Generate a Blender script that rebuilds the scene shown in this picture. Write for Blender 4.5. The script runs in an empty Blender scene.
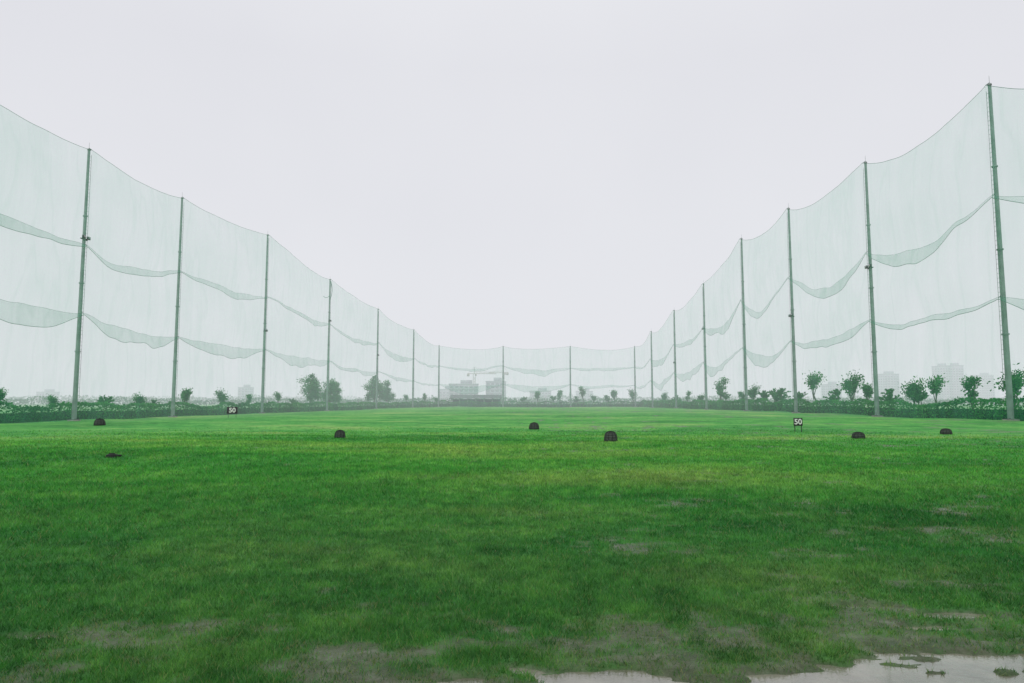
import bpy, math, numpy as np
from mathutils import Vector, Matrix
rng = np.random.default_rng(7)
S = bpy.context.scene
col = S.collection

# ---------------------------------------------------------------- helpers
def smooth(a, b, x):
    t = np.clip((x - a) / (b - a), 0, 1)
    return t * t * (3 - 2 * t)
TAB = np.random.default_rng(3).random((256, 256))
def vnoise(x, y):
    xi = np.floor(x).astype(int); yi = np.floor(y).astype(int)
    fx = x - xi; fy = y - yi
    fx = fx * fx * (3 - 2 * fx); fy = fy * fy * (3 - 2 * fy)
    a = TAB[xi % 256, yi % 256]; b = TAB[(xi + 1) % 256, yi % 256]
    c = TAB[xi % 256, (yi + 1) % 256]; d = TAB[(xi + 1) % 256, (yi + 1) % 256]
    return (a * (1 - fx) + b * fx) * (1 - fy) + (c * (1 - fx) + d * fx) * fy
def fbm(x, y, o=4):
    s = 0; w = 1; t = 0
    for i in range(o):
        s = s + w * vnoise(x * 2 ** i + 17.3 * i, y * 2 ** i + 9.1 * i); t += w; w *= .5
    return s / t

WATER_Z = -0.03
SPOTS = [(2.75, 5.6, .17), (.95, 4.85, .14), (-3.3, 4.85, .17), (3.35, 5.35, .12), (2.0, 4.95, .13), (1.4, 5.05, .10), (-.3, 4.45, .12), (3.0, 5.05, .12)]
def puddle(x, y):
    n = fbm(x * .9 + 3, y * 2.2 + 5, 5) - .5
    n2 = fbm(x * 3.1 + 13, y * 6 + 5, 4) - .5
    p = smooth(4.62, 4.26, y + n * .8 + n2 * .7 - .11 * (x - 1.6)) * smooth(-.9, .1, x + n * 1.2)
    p = p * smooth(5.9, 5.0, x) * smooth(2.4, 3.0, y)
    p = p * (1 - .85 * smooth(.56, .68, fbm(x * 2.3 + 8, y * 3.5 + 1, 4)))
    for (sx, sy, r) in SPOTS:
        d = np.hypot((x - sx) * .6, (y - sy) * 1.7) + n * .5 + n2 * .2
        p = np.maximum(p, smooth(r, r * .2, d) * .7)
    return p
def height(x, y):
    x = np.asarray(x, float); y = np.asarray(y, float)
    m = smooth(6, 20, y) + smooth(12, 25, np.abs(x)); m = np.clip(m, 0, 1)
    z = m * .55 * (fbm(x / 16 + 4, y / 10 + 2, 3) - .5)
    z = z - .55 * smooth(-24, -47, x)
    z = z + .020 * (fbm(x * 1.3, y * 1.3, 3) - .5) + .020 * (fbm(x * 6, y * 6, 3) - .5)
    z = z - .058 * puddle(x, y)
    return z
def mud(x, y):
    n = fbm(x * 1.1 + 31, y * 1.6 + 11, 5)
    f = fbm(x * 5 + 3, y * 7 + 1, 3) - .5
    m = smooth(.24, .85, (n - .5) * 1.7 + smooth(6.4, 3.9, y) * .68 + f * 1.0 + .05 * np.clip(x, -3, 3)) * .8
    return np.clip(np.maximum(m, puddle(x, y) * 1.3), 0, 1)
def hz(x, y): return float(height(np.array([x]), np.array([y]))[0])

def mesh_np(name, V, F, mats=(), mi=None, attrs=None, smooth_sh=False, uv=None):
    V = np.asarray(V, np.float32); F = np.asarray(F, np.int32)
    me = bpy.data.meshes.new(name)
    me.vertices.add(len(V)); me.vertices.foreach_set('co', V.ravel())
    k = F.shape[1]
    me.loops.add(F.size); me.loops.foreach_set('vertex_index', F.ravel())
    me.polygons.add(len(F)); me.polygons.foreach_set('loop_start', np.arange(0, F.size, k, dtype=np.int32))
    for m in mats: me.materials.append(m)
    if mi is not None: me.polygons.foreach_set('material_index', np.asarray(mi, np.int32))
    me.update(calc_edges=True)
    if smooth_sh: me.polygons.foreach_set('use_smooth', np.ones(len(F), bool))
    if attrs:
        for a, v in attrs.items():
            at = me.attributes.new(a, 'FLOAT', 'POINT'); at.data.foreach_set('value', np.asarray(v, np.float32))
    if uv is not None:
        l = me.uv_layers.new(name='UVMap'); l.data.foreach_set('uv', np.asarray(uv, np.float32)[F.ravel()].ravel())
    me.validate()
    return me
def add(name, me, parent=None, loc=None, rotz=0, scale=1):
    o = bpy.data.objects.new(name, me); col.objects.link(o)
    if parent: o.parent = parent
    if loc: o.location = loc
    o.rotation_euler[2] = rotz
    o.scale = (scale,) * 3
    return o
def empty(name, loc=(0, 0, 0)):
    o = bpy.data.objects.new(name, None); o.empty_display_size = .3; col.objects.link(o); o.location = loc
    return o

class Builder:
    def __init__(s): s.V = []; s.F = []; s.M = []; s.n = 0
    def addq(s, V, F, m=0):
        V = np.asarray(V, float); F = np.asarray(F, int)
        s.V.append(V); s.F.append(F + s.n); s.M.append(np.full(len(F), m)); s.n += len(V)
    def box(s, c, size, m=0, rot=0):
        a = np.array([[i, j, k] for i in (-.5, .5) for j in (-.5, .5) for k in (-.5, .5)]) * np.array(size)
        if rot:
            cs, sn = math.cos(rot), math.sin(rot)
            a = np.stack([a[:, 0] * cs - a[:, 1] * sn, a[:, 0] * sn + a[:, 1] * cs, a[:, 2]], 1)
        s.addq(a + np.array(c), [[0, 1, 3, 2], [4, 6, 7, 5], [0, 4, 5, 1], [2, 3, 7, 6], [0, 2, 6, 4], [1, 5, 7, 3]], m)
    def tube(s, pts, rad, n=8, m=0, cap=True):
        pts = np.asarray(pts, float); rad = np.broadcast_to(rad, (len(pts),))
        T = np.gradient(pts, axis=0); T /= np.linalg.norm(T, axis=1)[:, None] + 1e-9
        up = np.array([0, 0, 1.]) if abs(T[0, 2]) < .8 else np.array([1., 0, 0])
        A = np.cross(T, up); A /= np.linalg.norm(A, axis=1)[:, None] + 1e-9
        B = np.cross(T, A)
        th = np.arange(n) * 2 * math.pi / n
        V = (pts[:, None] + rad[:, None, None] * (np.cos(th)[None, :, None] * A[:, None] + np.sin(th)[None, :, None] * B[:, None])).reshape(-1, 3)
        F = []
        for i in range(len(pts) - 1):
            for j in range(n):
                F.append([i * n + j, i * n + (j + 1) % n, (i + 1) * n + (j + 1) % n, (i + 1) * n + j])
        s.addq(V, F, m)
        if cap and n % 2 == 0:
            e = (len(pts) - 1) * n
            V2 = np.vstack([V[e:e + n], pts[-1]])
            F2 = [[j, (j + 1) % n, (j + 2) % n, n] for j in range(0, n, 2)]
            s.addq(V2, F2, m)
    def mesh(s, name, mats, smooth_sh=False, attrs=None):
        return mesh_np(name, np.vstack(s.V), np.vstack(s.F), mats, np.concatenate(s.M), attrs, smooth_sh)

# ---------------------------------------------------------------- materials
def newmat(name):
    m = bpy.data.materials.new(name); m.use_nodes = True
    nt = m.node_tree; nt.nodes.clear()
    out = nt.nodes.new('ShaderNodeOutputMaterial')
    return m, nt, out
def N(nt, t, **kw):
    n = nt.nodes.new(t)
    for k, v in kw.items(): setattr(n, k, v)
    return n
def noise(nt, vec, scale, detail=4, rough=.55):
    n = N(nt, 'ShaderNodeTexNoise'); n.inputs['Scale'].default_value = scale
    n.inputs['Detail'].default_value = detail; n.inputs['Roughness'].default_value = rough
    nt.links.new(vec, n.inputs['Vector']); return n.outputs['Fac']
def ramp(nt, fac, stops):
    r = N(nt, 'ShaderNodeValToRGB'); el = r.color_ramp.elements
    while len(el) < len(stops): el.new(.5)
    for e, (p, c) in zip(el, stops): e.position = p; e.color = (*c, 1) if len(c) == 3 else c
    nt.links.new(fac, r.inputs['Fac']); return r.outputs['Color']
def mix(nt, fac, a, b, mode='MIX'):
    m = N(nt, 'ShaderNodeMix', data_type='RGBA', blend_type=mode)
    for s, v in ((0, fac), (6, a), (7, b)):
        if hasattr(v, 'links'): nt.links.new(v, m.inputs[s])
        else: m.inputs[s].default_value = v if s == 0 else (*v, 1)
    return m.outputs[2]
def math_(nt, op, a, b=None, clamp=False):
    m = N(nt, 'ShaderNodeMath', operation=op, use_clamp=clamp)
    for i, v in enumerate((a, b)):
        if v is None: continue
        if hasattr(v, 'links'): nt.links.new(v, m.inputs[i])
        else: m.inputs[i].default_value = v
    return m.outputs[0]
def pos(nt):
    return N(nt, 'ShaderNodeNewGeometry').outputs['Position']
def simple(name, c, rough=.6, metal=0, var=.25, scale=3, spec=.4, bump=0):
    m, nt, out = newmat(name)
    b = N(nt, 'ShaderNodeBsdfPrincipled')
    tc = N(nt, 'ShaderNodeTexCoord').outputs['Object']
    n = noise(nt, tc, scale, 5)
    lo = tuple(x * (1 - var) for x in c); hi = tuple(min(1, x * (1 + var)) for x in c)
    nt.links.new(ramp(nt, n, [(.3, lo), (.7, hi)]), b.inputs['Base Color'])
    b.inputs['Roughness'].default_value = rough; b.inputs['Metallic'].default_value = metal
    b.inputs['Specular IOR Level'].default_value = spec
    nt.links.new(b.outputs[0], out.inputs[0]); return m

def grass_color(nt, fine):
    p = pos(nt)
    mp = N(nt, 'ShaderNodeMapping'); mp.inputs['Scale'].default_value = (1, 1.0, .2); nt.links.new(p, mp.inputs[0]); p2 = mp.outputs[0]
    mpb = N(nt, 'ShaderNodeMapping'); mpb.inputs['Scale'].default_value = (.55, 1.2, .2); mpb.inputs['Location'].default_value = (31, 12, 0); nt.links.new(p, mpb.inputs[0])
    big = noise(nt, mpb.outputs[0], .11, 5, .62)
    med = noise(nt, p2, .55, 6, .7)
    sml = noise(nt, p2, 2.6, 5, .7)
    c1 = ramp(nt, med, [(.34, (.017, .135, .016)), (.47, (.034, .245, .028)), (.58, (.085, .34, .045)), (.70, (.17, .42, .08))])
    c2 = ramp(nt, big, [(.38, (.015, .150, .022)), (.47, (.036, .27, .035)), (.55, (.09, .34, .052)), (.66, (.24, .42, .095))])
    c = mix(nt, .5, c1, c2)
    c = mix(nt, 1, c, ramp(nt, sml, [(.33, (.62, .70, .66)), (.5, (1, 1, 1)), (.68, (1.5, 1.27, 1.3))]), 'MULTIPLY')
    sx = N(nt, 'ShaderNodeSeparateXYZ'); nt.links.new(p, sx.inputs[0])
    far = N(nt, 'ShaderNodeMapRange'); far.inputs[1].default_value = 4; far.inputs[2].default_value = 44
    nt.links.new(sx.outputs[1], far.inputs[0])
    # darker turf by the tees, lighter further out
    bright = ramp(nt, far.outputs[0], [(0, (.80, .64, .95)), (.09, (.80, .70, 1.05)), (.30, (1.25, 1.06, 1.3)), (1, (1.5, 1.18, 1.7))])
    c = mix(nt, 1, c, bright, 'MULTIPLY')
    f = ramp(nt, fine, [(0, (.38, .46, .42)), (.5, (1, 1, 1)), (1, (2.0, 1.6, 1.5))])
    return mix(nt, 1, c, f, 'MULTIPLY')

# ground
gm, nt, out = newmat('lawn_and_mud')
p = pos(nt)
fn = noise(nt, p, 9, 6, .7)
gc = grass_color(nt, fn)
mudA = N(nt, 'ShaderNodeAttribute', attribute_name='mud').outputs['Fac']
mn = noise(nt, p, 5, 8, .65)
mc = ramp(nt, mn, [(.3, (.034, .044, .022)), (.5, (.090, .095, .060)), (.7, (.20, .20, .16))])
mfac = math_(nt, 'ADD', mudA, math_(nt, 'MULTIPLY', math_(nt, 'SUBTRACT', noise(nt, p, 14, 5, .7), .5), .8), True)
mfac = math_(nt, 'MULTIPLY', mfac, math_(nt, 'MULTIPLY', mudA, 4, True), True)
c = mix(nt, mfac, gc, mc)
b = N(nt, 'ShaderNodeBsdfPrincipled'); nt.links.new(c, b.inputs['Base Color'])
rr = N(nt, 'ShaderNodeMapRange'); rr.inputs[3].default_value = .9; rr.inputs[4].default_value = .3
nt.links.new(mfac, rr.inputs[0]); nt.links.new(rr.outputs[0], b.inputs['Roughness'])
b.inputs['Specular IOR Level'].default_value = .25
bp = N(nt, 'ShaderNodeBump'); bp.inputs['Strength'].default_value = .7; bp.inputs['Distance'].default_value = .05
hh = math_(nt, 'ADD', noise(nt, p, 30, 6, .7), math_(nt, 'MULTIPLY', noise(nt, p, 4, 5, .6), 2))
nt.links.new(hh, bp.inputs['Height']); nt.links.new(bp.outputs[0], b.inputs['Normal'])
nt.links.new(b.outputs[0], out.inputs[0])

# blades
bm_, nt, out = newmat('grass_blade')
rnd = N(nt, 'ShaderNodeAttribute', attribute_name='rnd').outputs['Fac']
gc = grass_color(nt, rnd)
dry = N(nt, 'ShaderNodeAttribute', attribute_name='dry').outputs['Fac']
gc = mix(nt, dry, gc, (.26, .27, .12))
d = N(nt, 'ShaderNodeBsdfPrincipled'); d.inputs['Roughness'].default_value = .5; d.inputs['Specular IOR Level'].default_value = .3
t = N(nt, 'ShaderNodeBsdfTranslucent')
nt.links.new(gc, d.inputs['Base Color']); nt.links.new(mix(nt, 1, gc, (1.4, 1.4, .9), 'MULTIPLY'), t.inputs['Color'])
ms = N(nt, 'ShaderNodeMixShader'); ms.inputs[0].default_value = .4
nt.links.new(d.outputs[0], ms.inputs[1]); nt.links.new(t.outputs[0], ms.inputs[2]); nt.links.new(ms.outputs[0], out.inputs[0])

# water: murky, slightly wind-ruffled
wm, nt, out = newmat('puddle_water')
b = N(nt, 'ShaderNodeBsdfPrincipled')
wn = noise(nt, pos(nt), 2.5, 6, .65)
nt.links.new(ramp(nt, wn, [(.35, (.10, .10, .07)), (.65, (.24, .235, .18))]), b.inputs['Base Color'])
b.inputs['Roughness'].default_value = .10; b.inputs['IOR'].default_value = 1.33; b.inputs['Specular IOR Level'].default_value = 1
bp = N(nt, 'ShaderNodeBump'); bp.inputs['Strength'].default_value = .45; bp.inputs['Distance'].default_value = .012
nt.links.new(noise(nt, pos(nt), 16, 4), bp.inputs['Height']); nt.links.new(bp.outputs[0], b.inputs['Normal'])
b.inputs['Coat Weight'].default_value = .7; b.inputs['Coat Roughness'].default_value = .05
nt.links.new(b.outputs[0], out.inputs[0])

# foliage
def foliage(name, lo, hi):
    m, nt, out = newmat(name)
    a = N(nt, 'ShaderNodeAttribute', attribute_name='rnd').outputs['Fac']
    c = ramp(nt, a, [(0, lo), (1, hi)])
    d = N(nt, 'ShaderNodeBsdfPrincipled'); d.inputs['Roughness'].default_value = .55; d.inputs['Specular IOR Level'].default_value = .3
    t = N(nt, 'ShaderNodeBsdfTranslucent')
    nt.links.new(c, d.inputs['Base Color']); nt.links.new(c, t.inputs['Color'])
    ms = N(nt, 'ShaderNodeMixShader'); ms.inputs[0].default_value = .35
    nt.links.new(d.outputs[0], ms.inputs[1]); nt.links.new(t.outputs[0], ms.inputs[2]); nt.links.new(ms.outputs[0], out.inputs[0])
    return m
M_leaf = foliage('tree_leaves', (.018, .11, .022), (.08, .30, .06))
M_hedge = foliage('hedge_leaves', (.018, .14, .022), (.07, .33, .05))
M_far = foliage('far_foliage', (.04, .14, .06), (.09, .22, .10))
M_bark = simple('bark', (.13, .115, .09), .9, var=.4, scale=6)
M_core = simple('hedge_core', (.014, .07, .014), .9)
M_pole = simple('galvanised_pole', (.26, .30, .285), .5, .2, var=.35, scale=.7)
M_dark = simple('dark_steel', (.05, .055, .055), .5, .3)
M_rope = simple('net_rope', (.10, .27, .20), .8)
M_conc = simple('concrete', (.22, .24, .20), .85, scale=1.5)
M_bld = simple('tower_concrete', (.34, .36, .40), .85, scale=.05, var=.1)
M_win = simple('window_glass', (.10, .12, .15), .3, scale=.2)
M_roof = simple('shed_roof', (.12, .13, .13), .7, scale=.4)
M_black = simple('black_plastic', (.025, .028, .026), .7, scale=20, spec=.2)
M_wicker = simple('black_mesh', (.070, .085, .072), .8, scale=25, spec=.2, var=.6)
M_white = simple('white_paint', (.8, .8, .78), .5, var=.05)
M_signb = simple('sign_black', (.02, .02, .022), .45)
M_crane = simple('crane_steel', (.26, .21, .12), .6, scale=.3)
M_lamp = simple('lamp_glass', (.35, .37, .38), .2)

def netmat(name, alpha, colr):
    m, nt, out = newmat(name)
    uv = N(nt, 'ShaderNodeUVMap').outputs[0]
    mp = N(nt, 'ShaderNodeMapping'); mp.inputs['Scale'].default_value = (.55, .05, 1); nt.links.new(uv, mp.inputs[0])
    n1 = noise(nt, mp.outputs[0], 1.3, 5, .6)
    mp2 = N(nt, 'ShaderNodeMapping'); mp2.inputs['Scale'].default_value = (.10, .12, 1); nt.links.new(uv, mp2.inputs[0])
    n2 = noise(nt, mp2.outputs[0], 1, 3)
    mp3 = N(nt, 'ShaderNodeMapping'); mp3.inputs['Scale'].default_value = (2.5, .35, 1); mp3.inputs['Rotation'].default_value = (0, 0, .5)
    nt.links.new(uv, mp3.inputs[0])
    n3 = noise(nt, mp3.outputs[0], .5, 4, .7)
    mp4 = N(nt, 'ShaderNodeMapping'); mp4.inputs['Scale'].default_value = (.22, .05, 1); mp4.inputs['Rotation'].default_value = (0, 0, -.35); nt.links.new(uv, mp4.inputs[0])
    n4 = noise(nt, mp4.outputs[0], 1.0, 4, .5)
    cr = math_(nt, 'ABSOLUTE', math_(nt, 'SUBTRACT', n4, .5))
    cr = math_(nt, 'SUBTRACT', 1, math_(nt, 'MULTIPLY', cr, 24, True), True)
    s = math_(nt, 'ADD', math_(nt, 'MULTIPLY', n1, .75), math_(nt, 'MULTIPLY', n2, 1.15))
    s = math_(nt, 'ADD', s, math_(nt, 'MULTIPLY', n3, .2))
    s = math_(nt, 'ADD', s, math_(nt, 'MULTIPLY', cr, .28))
    a = math_(nt, 'MULTIPLY', s, alpha, True)
    d = N(nt, 'ShaderNodeBsdfDiffuse'); d.inputs[0].default_value = (*colr, 1)
    t = N(nt, 'ShaderNodeBsdfTranslucent'); t.inputs[0].default_value = (*colr, 1)
    ad = N(nt, 'ShaderNodeMixShader'); ad.inputs[0].default_value = .5
    nt.links.new(d.outputs[0], ad.inputs[1]); nt.links.new(t.outputs[0], ad.inputs[2])
    tr = N(nt, 'ShaderNodeBsdfTransparent')
    ms = N(nt, 'ShaderNodeMixShader')
    nt.links.new(a, ms.inputs[0]); nt.links.new(tr.outputs[0], ms.inputs[1]); nt.links.new(ad.outputs[0], ms.inputs[2])
    nt.links.new(ms.outputs[0], out.inputs[0]); return m
M_net = netmat('green_netting', .165, (.20, .74, .53))
M_net2 = netmat('green_netting_doubled', .22, (.14, .52, .37))

# ---------------------------------------------------------------- ground
def axis(core_lo, core_hi, step, lo, hi, g=1.045, smax=400):
    a = list(np.arange(core_lo, core_hi, step)); s = step; x = a[-1]
    while x < hi:
        s = min(s * g, smax); x += s; a.append(x)
    s = step; x = a[0]; b = []
    while x > lo:
        s = min(s * g, smax); x -= s; b.append(x)
    return np.array(b[::-1] + a)
xs = axis(-5.5, 5.5, .03, -5000, 5000, 1.05); ys = axis(3.2, 7.2, .022, -60, 6000, 1.035)
X, Y = np.meshgrid(xs, ys)
Z = height(X, Y)
V = np.stack([X, Y, Z], -1).reshape(-1, 3)
nx, ny = len(xs), len(ys)
i = np.arange(ny - 1)[:, None] * nx + np.arange(nx - 1)[None]
F = np.stack([i, i + 1, i + nx + 1, i + nx], -1).reshape(-1, 4)
add('ground', mesh_np('ground', V, F, [gm], attrs={'mud': mud(X, Y).ravel()}, smooth_sh=True))

wx = np.array([[-4.6, 2.2], [6, 2.2], [6, 6.4], [-4.6, 6.4]])
add('puddle_water', mesh_np('puddle_water', [[a, b_, WATER_Z] for a, b_ in wx], [[0, 1, 2, 3]], [wm]))

# grass blades
n = 1000000
r = np.exp(rng.uniform(math.log(3.3), math.log(48), n)); th = rng.uniform(-.86, .86, n)
gx = r * np.sin(th); gy = r * np.cos(th)
m = mud(gx, gy)
pud = puddle(gx, gy)
clump = fbm(gx * 7, gy * 7, 2)
keep = (rng.random(n) > m * .92 - .04 + (clump - .5) * .9 * (m > .05)) & (pud < .44)
keep &= rng.random(n) < smooth(50, 22, r)
gx, gy, r, m, clump = gx[keep], gy[keep], r[keep], m[keep], clump[keep]; n = len(gx)
gz = height(gx, gy)
w = .0022 * np.maximum(r / 4, 1) ** .85 * rng.uniform(.7, 1.3, n)
L = rng.uniform(.020, .055, n) * (1 - .5 * m) * (.7 + .6 * clump) * np.clip(r / 9, 1, 1.5)
a = rng.uniform(0, 2 * math.pi, n); lean = rng.uniform(.2, 1.3, n) * L; la = rng.uniform(0, 2 * math.pi, n)
dx, dy = np.cos(a) * w, np.sin(a) * w
P0 = np.stack([gx - dx, gy - dy, gz - .004], 1); P1 = np.stack([gx + dx, gy + dy, gz - .004], 1)
P2 = np.stack([gx + np.cos(la) * lean, gy + np.sin(la) * lean, gz + L], 1)
V = np.stack([P0, P1, P2], 1).reshape(-1, 3); F = np.arange(3 * n).reshape(-1, 3)
rn = np.clip(rng.normal(.5, .25, n) + (clump - .5) * .8, 0, 1)
dr = (rng.random(n) < .06 + .4 * m) * rng.uniform(.3, .9, n)
add('lawn_grass', mesh_np('lawn_grass', V, F, [bm_], attrs={'rnd': np.repeat(rn, 3), 'dry': np.repeat(dr, 3)}))

# ---------------------------------------------------------------- poles (x, y, top height)
LP = [(-50, 50, 30.6), (-47.9, 75.1, 30), (-47.2, 95.5, 30.6), (-43.9, 120.5, 31.4), (-41, 152, 29), (-35.6, 180, 26.1), (-29.4, 203, 23), (-23.8, 222, 19.8)]
BP = [(-2.9, 222, 19.6), (19, 222, 19.6)]
RP = [(40, 222, 19.5), (40, 195, 21.7), (40, 167, 24), (41, 144.5, 26.7), (40.2, 117.5, 30), (40.9, 98.8, 30), (42.2, 79.3, 30), (43, 59.2, 30), (44, 37, 24)]
poles = LP + BP + RP
lampset = {1: 20.2, 3: 14.5, 5: 14, 13: 17, 15: 14, 16: 17.4, 4: 20, 12: 11}
def make_pole(idx, x, y, H):
    z0 = hz(x, y)
    e = empty('net_pole', (x, y, z0))
    H = H - z0
    b = Builder()
    rb, rt = .25, .13
    nseg = 4
    for s in range(nseg):
        za, zb = H * s / nseg, H * (s + 1) / nseg
        ra, rb2 = rb + (rt - rb) * s / nseg, rb + (rt - rb) * (s + .9) / nseg
        b.tube([[0, 0, za - (.3 if s == 0 else 0)], [0, 0, zb]], [ra, rb2], 12)
        if s: b.tube([[0, 0, za - .06], [0, 0, za + .06]], [ra + .08, ra + .08], 12)
    b.tube([[0, 0, H], [0, 0, H + .15]], [rt + .06, rt + .03], 12)
    b.tube([[0, 0, H + .1], [0, 0, H + .9]], [.02, .01], 6)
    add('shaft', b.mesh('pole_shaft', [M_pole]), e)
    sx = 1 if x > 0 else -1
    b = Builder()
    tx = -sx * .28
    for o in (-.17, .17):
        b.tube([[tx * 1.15, o, 2.5], [tx * .75, o, H - .5]], .02, 4)
    k = np.arange(2.8, H - .6, .42)
    for zz in k:
        f = (zz - 2.5) / (H - 3); xx = tx * (1.15 - .4 * f)
        b.tube([[xx, -.17, zz], [xx, .17, zz]], .014, 4, cap=False)
    add('ladder', b.mesh('pole_ladder', [M_pole]), e)
    b = Builder()
    b.box((0, 0, -.02), (.9, .9, .3)); add('footing', b.mesh('pole_footing', [M_conc]), e)
    b = Builder(); b.box((0, 0, .152), (.7, .7, .04))
    for sxx in (-.28, .28):
        for syy in (-.28, .28): b.tube([[sxx, syy, .16], [sxx, syy, .26]], .03, 6)
    add('base_plate', b.mesh('pole_base_plate', [M_dark]), e)
    if idx in lampset:
        b = Builder(); zz = lampset[idx]
        b.box((0, 0, zz), (.1, 1.2, .1)); b.box((-sx * .25, 0, zz), (.6, .1, .1))
        for o in (-.42, .42):
            b.box((-sx * .25, o, zz + .2), (.2, .4, .32)); b.box((-sx * .36, o, zz + .2), (.03, .34, .26), 1)
            b.tube([[0, o, zz], [-sx * .2, o, zz + .15]], .04, 5)
        add('floodlight', b.mesh('pole_floodlight', [M_dark, M_lamp]), e)
for k, (x, y, H) in enumerate(poles): make_pole(k, x, y, H)

# ---------------------------------------------------------------- netting
net = empty('perimeter_safety_net')
C = np.array([0, 130.])
def inward(x, y):
    if y > 215: return np.array([(-.3 if x > 30 else .3 if x < -20 else 0), -.35])
    return np.array([-.36 if x > 0 else .36, 0])
ropes = Builder()
rj = np.random.default_rng(21)
rs = np.random.default_rng(44)
nodeH = [[P[2], P[2] * (.655 + rj.normal() * .012), P[2] * (.36 + rj.normal() * .012)] for P in poles]
for k in range(len(poles) - 1):
    A, B = poles[k], poles[k + 1]
    pa = np.array(A[:2]) + inward(*A[:2]); pb = np.array(B[:2]) + inward(*B[:2])
    ln = np.linalg.norm(pb - pa); tdir = (pb - pa) / ln
    nrm = np.array([-tdir[1], tdir[0]])
    if np.dot(nrm, C - pa) < 0: nrm = -nrm
    nu = 60; t = np.linspace(0, 1, nu + 1)
    par = 4 * t * (1 - t)
    right = A[0] > 30
    sag = [rs.uniform(.6, 1.3), rs.uniform(.2, 1.3), rs.uniform(.1, .9), 0]
    if right: sag = [rs.uniform(.9, 1.9), rs.uniform(.6, 2.2), rs.uniform(.3, 1.5), 0]
    if right and 90 < A[1] < 150: sag[1] = rs.uniform(2.2, 3.4); sag[2] = rs.uniform(1, 2)
    gl = height(pa[0] + (pb[0] - pa[0]) * t, pa[1] + (pb[1] - pa[1]) * t)
    def skewpar():
        s_ = rs.uniform(-.6, .6); return par * (1 + s_ * (t - .5) * 2)
    curves = []
    for q in range(3):
        ha = nodeH[k][q]; hb = nodeH[k + 1][q]
        wob = (fbm(t * 4 + k * 7.3, np.full_like(t, q * 3.3), 3) - .5) * (.3 if q == 0 else 1.5) * np.sin(math.pi * t) ** .5
        curves.append(ha + (hb - ha) * t - sag[q] * skewpar() + wob)
    curves.append(gl + .02)
    nv = 10
    rows = []; vs = []
    seed = rs.uniform(0, 90)
    for q in range(3):
        for v in range(nv + (q == 2)):
            f = v / nv
            z = curves[q] * (1 - f) + curves[q + 1] * f
            bul = math.sin(math.pi * f) * .6 * np.sin(math.pi * t) * (1 if q < 2 else .5)
            fold = .30 * (fbm(t * ln * .45 + seed, np.full_like(t, q * 5 + f * 1.6), 3) - .5) * math.sin(math.pi * min(f + .15, 1))
            off = bul + fold
            xy = pa + (pb - pa) * t[:, None] + nrm * off[:, None]
            rows.append(np.stack([xy[:, 0], xy[:, 1], z], 1)); vs.append(np.stack([t * ln + k * 31, z], 1))
    V = np.vstack(rows); UV = np.vstack(vs); nr = len(rows)
    i = np.arange(nr - 1)[:, None] * (nu + 1) + np.arange(nu)[None]
    F = np.stack([i, i + 1, i + nu + 2, i + nu + 1], -1).reshape(-1, 4)
    add('net_panel', mesh_np('net_panel', V, F, [M_net], uv=UV, smooth_sh=True), net)
    for q in (1, 2):
        up = curves[q]; sk_ = skewpar()
        th_ = (.18 + rs.uniform(.35, 1.9) * np.maximum(sk_, 0) ** 1.1 * (1 + 1.5 * (fbm(t * 4 + k * 3.7, t * 0 + q, 3) - .5)))
        R = []; U = []
        for v in range(5):
            f = v / 4; z = up - th_ * f
            xy = pa + (pb - pa) * t[:, None] + nrm * (.12 + .25 * f * par)[:, None]
            R.append(np.stack([xy[:, 0], xy[:, 1], z], 1)); U.append(np.stack([t * ln + k * 31 + 7, z * 2], 1))
        i = np.arange(4)[:, None] * (nu + 1) + np.arange(nu)[None]
        F = np.stack([i, i + 1, i + nu + 2, i + nu + 1], -1).reshape(-1, 4)
        add('overlap_swag', mesh_np('overlap_swag', np.vstack(R), F, [M_net2], uv=np.vstack(U), smooth_sh=True), net)
        ropes.tube(R[0], .010, 4, cap=False); ropes.tube(R[4], .022, 4, cap=False)
    T0 = rows[0]; ropes.tube(T0, .020, 4, cap=False)
    for q in range(3):
        for P, c, o in ((A, curves[q][0], pa), (B, curves[q][-1], pb)):
            ropes.tube([[P[0], P[1], c + .25], [o[0], o[1], c]], .025, 4)
add('net_rope', ropes.mesh('net_ropes', [M_rope]), net)
tt = np.linspace(0, 1, 14)
b = Builder()
b.tube(np.stack([-40.7 + .35 * np.sin(tt * 3), 151.6 - .3 * tt, 28.6 - 4.2 * tt], 1), .07 * (1 - tt * .6) + .02, 5)
b.tube(np.stack([-40.7 - 1.6 * tt, 151.6 + 0 * tt, 24.9 + 2.2 * (tt - .6) ** 2], 1), .05, 5)
add('torn_strand', b.mesh('torn_strand', [M_rope], True), net)

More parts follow.
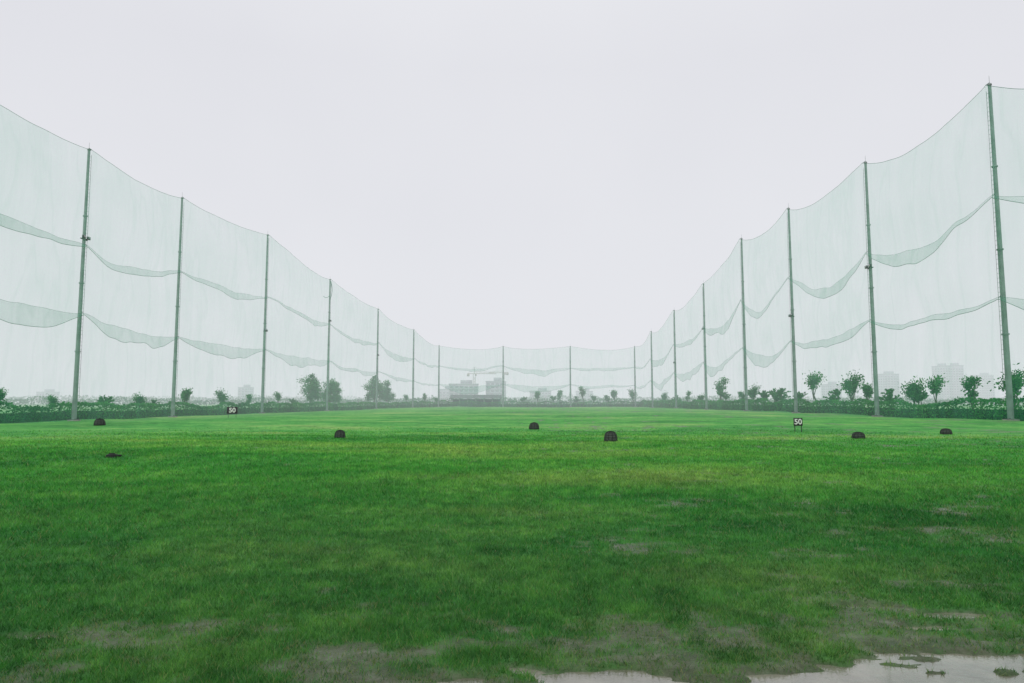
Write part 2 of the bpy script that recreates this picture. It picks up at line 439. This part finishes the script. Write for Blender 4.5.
# ---------------------------------------------------------------- vegetation
def leaves(centers, size, rg, flat=.5):
    n = len(centers)
    a = rg.normal(size=(n, 3)); a /= np.linalg.norm(a, axis=1)[:, None]
    b = rg.normal(size=(n, 3)); b -= (a * b).sum(1)[:, None] * a; b /= np.linalg.norm(b, axis=1)[:, None]
    s = size * rg.uniform(.6, 1.3, n)[:, None]
    V = np.stack([centers - a * s, centers + b * s * flat, centers + a * s, centers - b * s * flat], 1).reshape(-1, 3)
    return V, np.arange(4 * n).reshape(-1, 4)
def tree_mesh(name, seed, H, style):
    rg = np.random.default_rng(seed); b = Builder()
    cl = []
    if style == 'tuft':
        th = H * rg.uniform(.25, .48)
        base = np.array([[0, 0, -.1], [rg.normal() * .08, rg.normal() * .08, th * .5], [rg.normal() * .15, rg.normal() * .15, th]])
        b.tube(base, [.13, .10, .08], 7)
        nl = rg.integers(3, 7)
        for k in range(nl):
            an = k * 2 * math.pi / nl + rg.normal() * .5; sp = rg.uniform(.08, .38) * H * .42; hh = rg.uniform(.4, .95) * (H - th)
            e = base[-1] + np.array([math.cos(an) * sp, math.sin(an) * sp, hh])
            mid = base[-1] * .5 + e * .5 + np.array([math.cos(an) * sp * .2, math.sin(an) * sp * .2, 0])
            s0 = base[-1] + np.array([0, 0, -rg.uniform(0, th * .3)])
            b.tube([s0, mid, e], [.06, .04, .02], 5)
            cl.append((e, rg.uniform(.22, .48) * H * .30, int(rg.uniform(80, 150)))); cl.append((mid * .4 + e * .6, .26 * H * .3, 60)); cl.append((mid, .22 * H * .3, 26))
        size = .15
    elif style == 'round':
        th = H * .25
        base = np.array([[0, 0, -.1], [rg.normal() * .1, 0, th * .5], [rg.normal() * .2, rg.normal() * .2, th]])
        b.tube(base, [.022 * H, .018 * H, .014 * H], 8)
        for k in range(20):
            an = rg.uniform(0, 2 * math.pi); ph = rg.uniform(-.5, 1.35)
            R = H * .26 * rg.uniform(.6, 1.15)
            e = np.array([math.cos(an) * math.cos(ph) * R, math.sin(an) * math.cos(ph) * R, H * .52 + math.sin(ph) * H * .42]) * rg.uniform(.8, 1.05)
            b.tube([base[-1], base[-1] * .5 + e * .5 + [0, 0, -.1], e], [.010 * H, .006 * H, .003 * H], 5)
            cl.append((e, rg.uniform(.06, .12) * H, 150))
            cl.append((e * .6 + base[-1] * .4 + [0, 0, .08 * H], .09 * H, 60))
        size = .023 * H
    else:   # spiky multi-stem shrub tree: upright fans of fronds
        for st in range(3):
            th = H * rg.uniform(.32, .6); an0 = rg.uniform(0, 6.28); ox, oy = .28 * math.cos(an0), .28 * math.sin(an0)
            b.tube([[ox * .3, oy * .3, -.1], [ox, oy, th * .5], [ox * 1.6, oy * 1.6, th]], [.10, .08, .06], 6)
            top = np.array([ox * 1.6, oy * 1.6, th])
            for k in range(9):
                an = rg.uniform(0, 2 * math.pi); el = rg.uniform(.5, 1.5); Lf = H * .38 * rg.uniform(.6, 1)
                tt = np.linspace(0, 1, 10)
                hx = np.cos(el) * tt * Lf; zz = np.sin(el) * tt * Lf - .25 * Lf * tt ** 2.2
                P = top + np.stack([np.cos(an) * hx, np.sin(an) * hx, zz], 1)
                b.tube(P, np.linspace(.02, .006, 10), 4)
                for q in P[1:]: cl.append((q, .10, 5))
        size = .15
    nw = b.n
    C_ = np.vstack([np.asarray(c) + rg.normal(size=(m_, 3)) * s * np.array([.62, .62, .52]) for c, s, m_ in cl])
    br = np.concatenate([np.full(m_, rg.uniform(.1, .9)) for c, s, m_ in cl])
    V, F = leaves(C_, size, rg); b.addq(V, F, 1)
    at = np.concatenate([np.zeros(nw), np.repeat(np.clip(br + rg.normal(size=len(br)) * .18, 0, 1), 4)])
    return b.mesh(name, [M_bark, M_leaf], attrs={'rnd': at})
T = {'tuft': [tree_mesh('young_tree_mesh', s, 4.5, 'tuft') for s in (1, 2, 3, 4, 5, 6, 8)],
     'round': [tree_mesh('bushy_tree_mesh', s, 9, 'round') for s in (11, 12, 13)],
     'palm': [tree_mesh('palm_mesh', s, 4.5, 'palm') for s in (21, 22, 23)]}
H0 = {'tuft': 4.5, 'round': 9., 'palm': 4.5}; NM = {'tuft': 'young_tree', 'round': 'broadleaf_tree', 'palm': 'palm_tree'}
cnt = 0
def plant(style, x, y, H):
    global cnt; cnt += 1
    ms_ = T[style]
    add(NM[style], ms_[cnt % len(ms_)], loc=(x, y, hz(x, y) - .02), rotz=cnt * 1.7, scale=H / H0[style])
for s, x, y, H in [('tuft', 46.8, 64, 4.7), ('tuft', 47, 70, 4.5), ('tuft', 47.4, 76.5, 4.3), ('palm', 46.9, 78.6, 4.0), ('tuft', 47, 80, 4.9), ('palm', 47.2, 85, 4.4), ('tuft', 46.8, 90, 4.0),
                   ('tuft', 47, 94, 5.3), ('palm', 47.6, 101, 4.8), ('tuft', 47, 106, 5.6), ('palm', 47, 112, 4), ('palm', 46.4, 119, 5.2), ('palm', 47, 123, 5), ('palm', 46.6, 126, 4.6), ('tuft', 46.6, 131, 4.6),
                   ('tuft', 46.5, 139, 4), ('palm', 46, 149, 5.2), ('tuft', 47, 155, 7.0), ('tuft', 46, 166, 4), ('tuft', 46, 180, 4.5), ('palm', 46, 190, 4.6), ('tuft', 46, 205, 4.6),
                   ('tuft', -52.5, 70, 3.8), ('tuft', -52, 77.5, 2.6), ('palm', -52.3, 88, 3.9), ('tuft', -52.2, 96, 3.6), ('palm', -52, 99, 3.2), ('tuft', -52, 109, 4.4),
                   ('tuft', -51.4, 121, 4.2), ('tuft', -51, 133, 3.8), ('tuft', -51, 149, 4), ('palm', -51, 160, 3.8), ('round', -52.3, 177, 9.8), ('round', -49.5, 186, 8.4), ('round', -51, 196, 7.8),
                   ('round', -46.8, 232, 11.5), ('round', -43.5, 236, 9.5), ('tuft', -36, 232, 4), ('tuft', -30, 236, 4.6), ('tuft', -26, 234, 3.6),
                   ('palm', 4, 236, 4.5), ('tuft', 9, 240, 5.5), ('palm', 14, 236, 5), ('tuft', 17, 241, 6), ('palm', 22, 238, 4.8), ('tuft', 25, 240, 6.8), ('tuft', 28, 236, 4.6), ('palm', 33, 238, 5.4), ('tuft', 36, 240, 6), ('tuft', 41, 236, 6)]:
    plant(s, x, y, H)

# hedge following the net line outside
path = [(-54, 40)] + [(p_[0] - 3.0, p_[1] + (3.4 if p_[1] > 200 else 0)) for p_ in LP[1:-1]] + [(-25, 226.5), (42.5, 226.5)] + [(p_[0] + 2.6, p_[1]) for p_ in RP[1:]] + [(47, 25)]
path = np.array(path, float)
b = Builder(); rg = np.random.default_rng(5); CC = []; RR = []
for k in range(len(path) - 1):
    A, B = path[k], path[k + 1]; ln = np.linalg.norm(B - A); tdir = (B - A) / ln; nr_ = np.array([-tdir[1], tdir[0]])
    m_ = int(ln * 190)
    t = rg.random(m_); P = A + (B - A) * t[:, None]
    hh = 1.5 + .7 * (fbm(P[:, 0] * .35 + 50, P[:, 1] * .35, 3) - .4) * 2
    face = rg.random(m_)
    zz = np.where(face < .35, hh, rg.random(m_) * hh); oo = np.where(face < .35, rg.uniform(-.55, .55, m_), np.sign(rg.random(m_) - .5) * .55) + rg.normal(size=m_) * .08
    zz = zz + rg.normal(size=m_) * .09 + height(P[:, 0], P[:, 1])
    CC.append(np.stack([P[:, 0] + nr_[0] * oo, P[:, 1] + nr_[1] * oo, zz], 1))
    RR.append(np.clip(.5 + (fbm(P[:, 0] * .8, P[:, 1] * .8, 2) - .5) * 1.5 + rg.normal(size=m_) * .15, 0, 1))
    for s in range(int(ln // 3) + 1):
        c = A + tdir * min(s * 3 + 1.5, ln); b.box((c[0], c[1], hz(*c) + .42), (.85, 3.1, 1.1), 0, math.atan2(tdir[1], tdir[0]) - math.pi / 2)
nw = b.n; CC = np.vstack(CC); V, F = leaves(CC, .14, rg, .6); b.addq(V, F, 1)
add('boundary_hedge', b.mesh('boundary_hedge', [M_core, M_hedge], attrs={'rnd': np.concatenate([np.zeros(nw), np.repeat(np.concatenate(RR), 4)])}))

def treeline(name, y0, x0, x1, h, seed, dens):
    rg = np.random.default_rng(seed); n = int((x1 - x0) * dens)
    x = rg.uniform(x0, x1, n); prof = h * (.35 + 1.0 * fbm(x / (h * 3) + seed, x * 0 + seed, 4)) * (.7 + .3 * vnoise(x / (h * .6), x * 0 + 3))
    z = rg.random(n) ** .8 * prof; y = y0 + rg.normal(size=n) * h * .6
    V, F = leaves(np.stack([x, y, z], 1), h * .11, rg, .8)
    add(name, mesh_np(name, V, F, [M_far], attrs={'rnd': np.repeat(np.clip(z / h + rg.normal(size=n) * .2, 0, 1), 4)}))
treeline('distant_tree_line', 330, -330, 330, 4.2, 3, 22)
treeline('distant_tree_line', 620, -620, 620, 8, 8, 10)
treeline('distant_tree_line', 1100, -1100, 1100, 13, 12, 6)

# ---------------------------------------------------------------- buildings
def tower(name, x, y, w, d, H, rot=0, fl=3.3, crown=True):
    e = empty(name, (x, y, 0)); e.rotation_euler[2] = rot
    b = Builder(); b.box((0, 0, H / 2), (w, d, H)); add('walls', b.mesh('walls', [M_bld]), e)
    b = Builder()
    nf = int(H // fl)
    nb = max(3, int(w // 4)); bw = w / nb
    for f in range(nf):
        for i_ in range(nb):
            b.box((-w / 2 + (i_ + .5) * bw, -d / 2 - .02, f * fl + 1.8), (bw * .62, .12, 1.7))
        for i_ in range(max(2, int(d // 4))):
            q = d / max(2, int(d // 4))
            for sx_ in (-1, 1): b.box((sx_ * (w / 2 + .02), -d / 2 + (i_ + .5) * q, f * fl + 1.8), (.12, q * .6, 1.7))
    add('windows', b.mesh('windows', [M_win]), e)
    b = Builder()
    for f in range(1, nf): b.box((0, -d / 2 - .35, f * fl), (w * 1.0, .6, .25))
    if crown:
        b.box((0, 0, H + .5), (w * 1.03, d * 1.03, 1)); b.box((w * .1, 0, H + 2.6), (w * .4, d * .5, 3.2))
    add('roof_and_balconies', b.mesh('roof', [M_bld]), e)
def crane(x, y, H, jib, ang):
    e = empty('tower_crane', (x, y, 0)); b = Builder()
    s = .9
    for i_ in (-s, s):
        for j in (-s, s): b.tube([[i_, j, 0], [i_, j, H]], .18, 4)
    zz = np.arange(0, H - 3, 3.)
    for z in zz:
        b.tube([[-s, -s, z], [s, -s, z + 3]], .1, 4); b.tube([[s, s, z], [-s, s, z + 3]], .1, 4)
    add('mast', b.mesh('mast', [M_crane]), e)
    b = Builder(); ca, sa = math.cos(ang), math.sin(ang)
    def Q(l, z): return [ca * l, sa * l, z]
    b.tube([Q(-jib * .3, H), Q(jib, H)], .26, 4); b.tube([Q(0, H), Q(0, H + 6)], .25, 4)
    b.tube([Q(0, H + 1.8), Q(jib * .98, H + 1.0)], .12, 4)
    for l in np.arange(0, jib, 4): b.tube([Q(l, H), Q(l + 2, H + 1.4)], .09, 4); b.tube([Q(l + 2, H + 1.4), Q(l + 4, H)], .09, 4)
    b.tube([Q(0, H + 6), Q(jib * .7, H + 1)], .08, 4); b.tube([Q(0, H + 6), Q(-jib * .28, H)], .08, 4)
    b.box(Q(-jib * .27, H - 1.2), (2.2, 2.2, 2.4)); b.box((1.4, 0, H - 1), (1.5, 1.5, 2))
    add('jib', b.mesh('jib', [M_crane]), e)
tower('unfinished_apartment_block', -44, 620, 26, 18, 17, .1)
tower('unfinished_apartment_block', -15, 640, 17, 16, 20, -.1)
tower('apartment_block', -72, 760, 16, 14, 15, -.1)
tower('apartment_block', 34, 820, 24, 14, 14, .1)
tower('apartment_block', 95, 900, 20, 14, 15, .1)
crane(-34, 615, 27, 20, .15); crane(-8, 640, 29, 16, 2.6)
tower('apartment_tower', 566, 900, 14, 16, 48, .3)
tower('apartment_tower', 586, 905, 14, 16, 49, .3)
tower('apartment_tower', 690, 1000, 20, 16, 40, .3)
tower('apartment_tower', 500, 910, 22, 16, 38, .2)
tower('apartment_tower', 420, 900, 18, 16, 24, .2)
tower('apartment_tower', -350, 900, 14, 14, 20, -.2)
tower('apartment_tower', -610, 900, 22, 14, 14, -.2)

e = empty('maintenance_shed', (-12.5, 240, 0)); b = Builder()
W_, D_ = 17., 6.
for k in range(7):
    xx = -W_ / 2 + k * W_ / 6
    b.box((xx, -D_ / 2, 1.4), (.3, .3, 2.8)); b.box((xx, D_ / 2, 1.4), (.3, .3, 2.8))
add('posts', b.mesh('posts', [M_conc]), e)
b = Builder(); b.box((0, D_ / 2 - .3, 1.3), (W_ - .4, .12, 2.6)); b.box((-4, 0, .5), (4, 2, 1.0)); b.box((3, .5, .6), (3, 2, 1.2)); add('rear_wall', b.mesh('rear_wall', [M_dark]), e)
b = Builder()
b.addq([[-W_ / 2 - .5, -D_ / 2 - .6, 2.85], [W_ / 2 + .5, -D_ / 2 - .6, 2.85], [W_ / 2 + .5, 0, 4.1], [-W_ / 2 - .5, 0, 4.1], [-W_ / 2 - .5, D_ / 2 + .6, 2.85], [W_ / 2 + .5, D_ / 2 + .6, 2.85]],
       [[0, 1, 2, 3], [3, 2, 5, 4]])
b.addq([[-W_ / 2 - .5, -D_ / 2 - .6, 2.84], [-W_ / 2 - .5, 0, 4.09], [-W_ / 2 - .5, D_ / 2 + .6, 2.84], [-W_ / 2 - .5, 0, 2.84]], [[0, 1, 2, 3]])
b.addq([[W_ / 2 + .5, -D_ / 2 - .6, 2.84], [W_ / 2 + .5, 0, 4.09], [W_ / 2 + .5, D_ / 2 + .6, 2.84], [W_ / 2 + .5, 0, 2.84]], [[0, 1, 2, 3]])
add('roof', b.mesh('roof', [M_roof]), e)

# ---------------------------------------------------------------- field objects
def target_basket(x, y, w, h, rot=0):
    e = empty('practice_target_basket', (x, y, hz(x, y) + .01)); e.rotation_euler[2] = rot
    b = Builder(); n = 20; prof = [(1, 0), (1.0, .12), (.97, .38), (.88, .66), (.72, .86), (.5, .97), (.22, 1.02)]
    th = np.arange(n) * 2 * math.pi / n
    V = np.vstack([np.stack([np.cos(th) * w / 2 * r_, np.sin(th) * w / 2 * .8 * r_, np.full(n, h * z_)], 1) for r_, z_ in prof])
    F = [[i_ * n + j, i_ * n + (j + 1) % n, (i_ + 1) * n + (j + 1) % n, (i_ + 1) * n + j] for i_ in range(len(prof) - 1) for j in range(n)]
    b.addq(V, F); add('woven_shell', b.mesh('shell', [M_wicker], True), e)
    b = Builder()
    for r_, z_ in prof:
        b.tube([[math.cos(a_) * w / 2 * (r_ + .02), math.sin(a_) * w / 2 * .8 * (r_ + .02), h * z_ + .01] for a_ in np.linspace(0, 2 * math.pi, 25)], .010, 5, cap=False)
    for j in range(0, n, 2):
        b.tube([[math.cos(th[j]) * w / 2 * (r_ + .02), math.sin(th[j]) * w / 2 * .8 * (r_ + .02), h * z_ + .01] for r_, z_ in prof], .009, 4)
    b.tube([[-.1 * w, 0, h * 1.0], [-.08 * w, 0, h * 1.08], [.08 * w, 0, h * 1.08], [.1 * w, 0, h * 1.0]], .012, 5)
    add('ribs_and_handle', b.mesh('ribs', [M_black], True), e)
for x, y, w, h in [(3.87, 27, .62, .38), (-7.8, 31.2, .50, .33), (1.38, 43, .66, .40), (15.8, 31.4, .66, .27), (22.9, 36.3, .66, .28), (-27.6, 46, .72, .42)]:
    target_basket(x, y, w, h, x * .3)
e = empty('irrigation_valve_cover', (-10.9, 18.8, hz(-10.9, 18.8) + .02)); b = Builder()
b.tube([[0, 0, -.03], [0, 0, .05]], [.15, .14], 20); b.tube([[0, 0, .05], [0, 0, .065]], [.11, .10], 16); add('lid', b.mesh('lid', [M_black]), e)
b = Builder(); b.box((0, 0, .075), (.14, .03, .03)); b.box((.17, .03, .02), (.10, .12, .05)); add('handle', b.mesh('handle', [M_black]), e)

def sign(x, y, w, h, leg, rot, txt='50', bg=M_signb, fg=M_white):
    e = empty('distance_sign', (x, y, hz(x, y))); e.rotation_euler[2] = rot
    b = Builder(); b.box((0, 0, leg + h / 2), (w, .03, h)); add('board', b.mesh('board', [bg]), e)
    b = Builder()
    f = .02 * w / .5
    b.box((0, -.004, leg + h + f / 2 + .001), (w + 2 * f, .05, f), 0); b.box((0, -.004, leg - f / 2 - .001), (w + 2 * f, .05, f), 0)
    for s in (-1, 1):
        b.box((s * (w / 2 + f / 2 + .001), -.004, leg + h / 2), (f, .046, h), 0); b.tube([[s * w * .40, .02, -.05], [s * w * .40, .02, leg + h * .5]], .022, 6)
    add('frame_and_legs', b.mesh('frame', [M_dark]), e)
    cu = bpy.data.curves.new('digits', 'FONT'); cu.body = txt; cu.size = h * 1.05; cu.align_x = 'CENTER'; cu.align_y = 'CENTER'; cu.extrude = .003; cu.offset = .008 * h / .35
    cu.materials.append(fg); o = bpy.data.objects.new('digits', cu); col.objects.link(o); o.parent = e
    o.location = (0, -.022, leg + h / 2); o.rotation_euler = (math.radians(90), 0, 0)
sign(15.4, 37, .42, .38, .36, -.15)
sign(-31.8, 78, 1.05, .7, .5, .2)

# ---------------------------------------------------------------- mist, sky, light
SKY = (.785, .795, .835)
mm, nt, out = newmat('mist')
ab = N(nt, 'ShaderNodeVolumeAbsorption'); em = N(nt, 'ShaderNodeEmission'); sd = .0014
ab.inputs['Color'].default_value = (0, 0, 0, 1); ab.inputs['Density'].default_value = sd
em.inputs['Color'].default_value = (*SKY, 1); em.inputs['Strength'].default_value = sd  # mist glows in the sky colour itself, standing in for scattered light
ad = N(nt, 'ShaderNodeAddShader'); nt.links.new(ab.outputs[0], ad.inputs[0]); nt.links.new(em.outputs[0], ad.inputs[1]); nt.links.new(ad.outputs[0], out.inputs['Volume'])
b = Builder(); b.box((0, 2530, 30), (9000, 4940, 70)); add('mist', b.mesh('mist', [mm]))

w = bpy.data.worlds.new('World'); S.world = w; w.use_nodes = True; nt = w.node_tree; nt.nodes.clear()
out = N(nt, 'ShaderNodeOutputWorld'); bg = N(nt, 'ShaderNodeBackground'); nt.links.new(bg.outputs[0], out.inputs[0])
sky = N(nt, 'ShaderNodeTexSky'); sky.sky_type = 'NISHITA'; sky.sun_disc = False
sky.sun_elevation = math.radians(55); sky.sun_rotation = math.radians(200); sky.dust_density = 5
tc = N(nt, 'ShaderNodeTexCoord').outputs['Generated']
sp = N(nt, 'ShaderNodeSeparateXYZ'); nt.links.new(tc, sp.inputs[0])
cl_ = ramp(nt, sp.outputs[2], [(0, SKY), (.15, (.79, .80, .84)), (.45, (.765, .77, .815)), (1, (.97, .98, 1.0))])
nn = noise(nt, tc, 1.6, 4)
cl_ = mix(nt, 1, cl_, ramp(nt, nn, [(.3, (.965, .965, .972)), (.7, (1.03, 1.03, 1.025))]), 'MULTIPLY')
sk = mix(nt, 1, sky.outputs[0], (.1, .1, .1), 'MULTIPLY')
nt.links.new(mix(nt, .97, sk, cl_), bg.inputs[0]); bg.inputs[1].default_value = 1

sl = bpy.data.lights.new('sun', 'SUN'); sl.energy = .9; sl.angle = math.radians(25); sl.color = (1, .98, .95)
so = bpy.data.objects.new('sun', sl); col.objects.link(so)
so.rotation_euler = (math.radians(35), 0, math.radians(-20))

cam = bpy.data.cameras.new('camera'); cam.lens = 24; cam.sensor_width = 36; cam.clip_end = 12000; cam.clip_start = .05
co = bpy.data.objects.new('camera', cam); col.objects.link(co); co.location = (0, 0, 1.6)
co.rotation_euler = (math.radians(90 + 5.06), 0, 0); S.camera = co
S.view_settings.view_transform = 'Standard'; S.view_settings.look = 'None'; S.view_settings.exposure = 0
